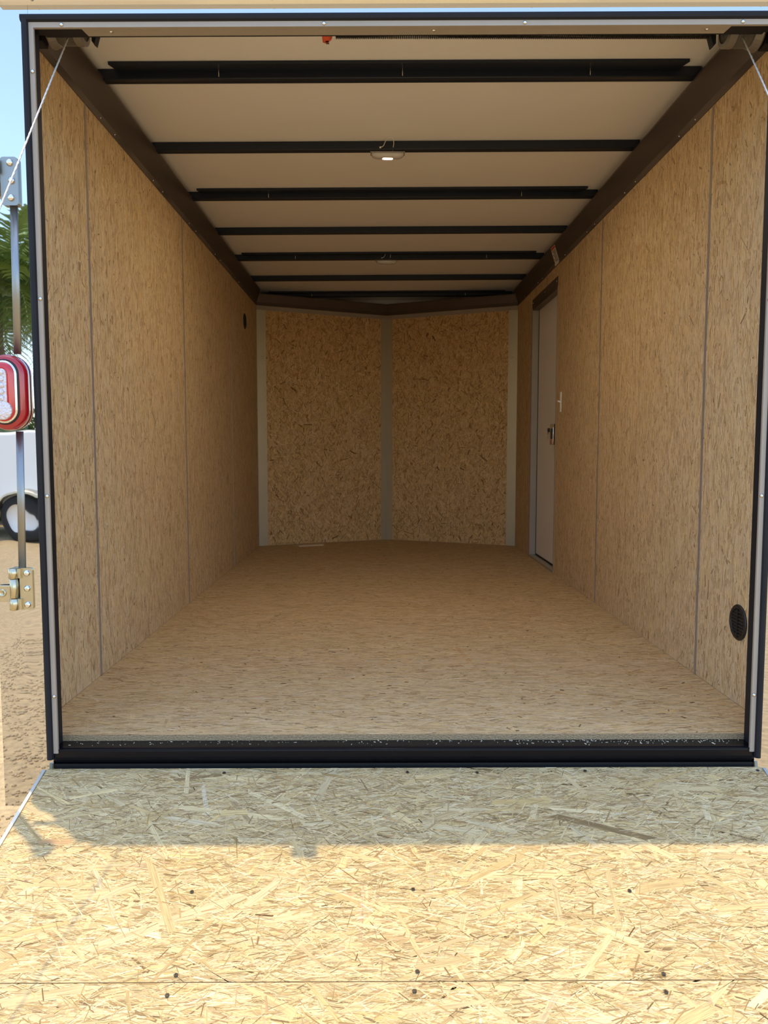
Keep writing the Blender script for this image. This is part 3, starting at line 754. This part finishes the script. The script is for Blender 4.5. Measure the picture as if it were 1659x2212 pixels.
# palms
def frond_mesh(L, droop, seed, width=.34, n=34):
    rnd = random.Random(seed); v = []; f = []
    sp_pts = []
    for i in range(n+1):
        t = i/n; sp_pts.append(Vector((L*t*math.cos(.25*t), 0, L*(.62*t-droop*t*t))))
    def addq(a, b, c, d):
        k = len(v); v.extend([a, b, c, d]); f.append((k, k+1, k+2, k+3))
    for i in range(n):
        a, b = sp_pts[i], sp_pts[i+1]; w = .018*(1-i/n)+.004
        addq(a+Vector((0, -w, 0)), a+Vector((0, w, 0)), b+Vector((0, w, 0)), b+Vector((0, -w, 0)))
        t = i/n
        if t < .12: continue
        ln = width*L*math.sin(PI*min(1, .15+t*.85))**.7*rnd.uniform(.8, 1.15)
        for s in (-1, 1):
            d = Vector((.75, s*1.0, -.25-.5*rnd.random())).normalized()
            tip = a + d*ln + Vector((0, 0, -.12*ln)); mid = a + d*ln*.5 + Vector((0, 0, .05*ln))
            wv = Vector((.026, 0, .006))*L/2.4
            addq(a-wv, a+wv, mid+wv, mid-wv); addq(mid-wv, mid+wv, tip+wv*.1, tip-wv*.1)
    me = bpy.data.meshes.new('frond'); me.from_pydata([tuple(p) for p in v], [], f); me.materials.append(M['leaf']); return me
FR = [frond_mesh(2.6, .75, 1), frond_mesh(2.9, 1.0, 2), frond_mesh(2.3, .45, 3)]
def palm(x, y, h, nf, seed, label, scale=1.0):
    rnd = random.Random(seed)
    p = empty('palm_tree', (x, y, ZG), label=label, cat='palm tree', group='palms along the edge of the lot')
    m = MB(); pts = [(rnd.uniform(-.04, .04)*k*.4, rnd.uniform(-.04, .04)*k*.4, h*k/6) for k in range(7)]; pts[0] = (0, 0, 0)
    m.tube(pts, [.17-.012*k for k in range(7)], 10).build('trunk', M['trunk'], p)
    for k in range(nf):
        o = link('frond', FR[k % 3], p, pts[-1]); t = k/nf
        o.rotation_euler = (0, math.radians(-48+t*88+rnd.uniform(-8, 8)), k*2.39996+rnd.uniform(-.2, .2)); s_ = scale*rnd.uniform(.85, 1.15); o.scale = (s_, s_, s_)
palm(-9.0, -17.0, 4.9, 52, 1, 'tall feathery palm standing just behind the white trailer', 1.1)
palm(-18.0, -17.5, 4.6, 36, 3, 'taller palm at the outer end of the palm row', 1.1)
palm(-11.6, -25.6, 6.2, 40, 4, 'slender palm at the back, behind the feathery palm', 1.15)
# shrubs
def shrub(x, y, r, h, seed, label):
    rnd = random.Random(seed); v = []; f = []
    for k in range(2600):
        a = rnd.uniform(0, 2*PI); ph = math.acos(rnd.uniform(-.2, 1)); q = rnd.uniform(.75, 1.02)*(1+.12*math.sin(5*a+seed))
        c = Vector((r*q*math.sin(ph)*math.cos(a), r*q*math.sin(ph)*math.sin(a), h*.25+h*.75*q*math.cos(ph)))
        if c.z < 0: continue
        s_ = rnd.uniform(.07, .13); u = Vector((rnd.gauss(0, 1), rnd.gauss(0, 1), rnd.gauss(0, 1))).normalized(); w = u.orthogonal().normalized()*.45
        k0 = len(v); v += [tuple(c-u*s_), tuple(c+w*s_), tuple(c+u*s_), tuple(c-w*s_)]; f.append((k0, k0+1, k0+2, k0+3))
    p = empty('shrub', (x, y, ZG), label=label, cat='shrub', group='shrubs under the palms')
    me = bpy.data.meshes.new('foliage'); me.from_pydata(v, [], f); me.materials.append(M['leaf_dark']); o = link('foliage', me, p); o['kind'] = 'stuff'
    co_ = MB(); co_.lathe([(r*.3, 0), (r*.72, h*.25), (r*.70, h*.6), (r*.35, h*.82), (.01, h*.86)], (0, 0, 0), 'z', 14).build('core', M['leaf_dark'], p)
shrub(-4.4, -14.4, 1.2, 2.5, 1, 'round dark shrub nearest the white trailer')
shrub(-7.1, -12.5, 1.05, 2.6, 2, 'round dark shrub at the foot of the feathery palm')
shrub(-12.0, -14.6, 1.3, 2.1, 3, 'round dark shrub at the outer end of the row')
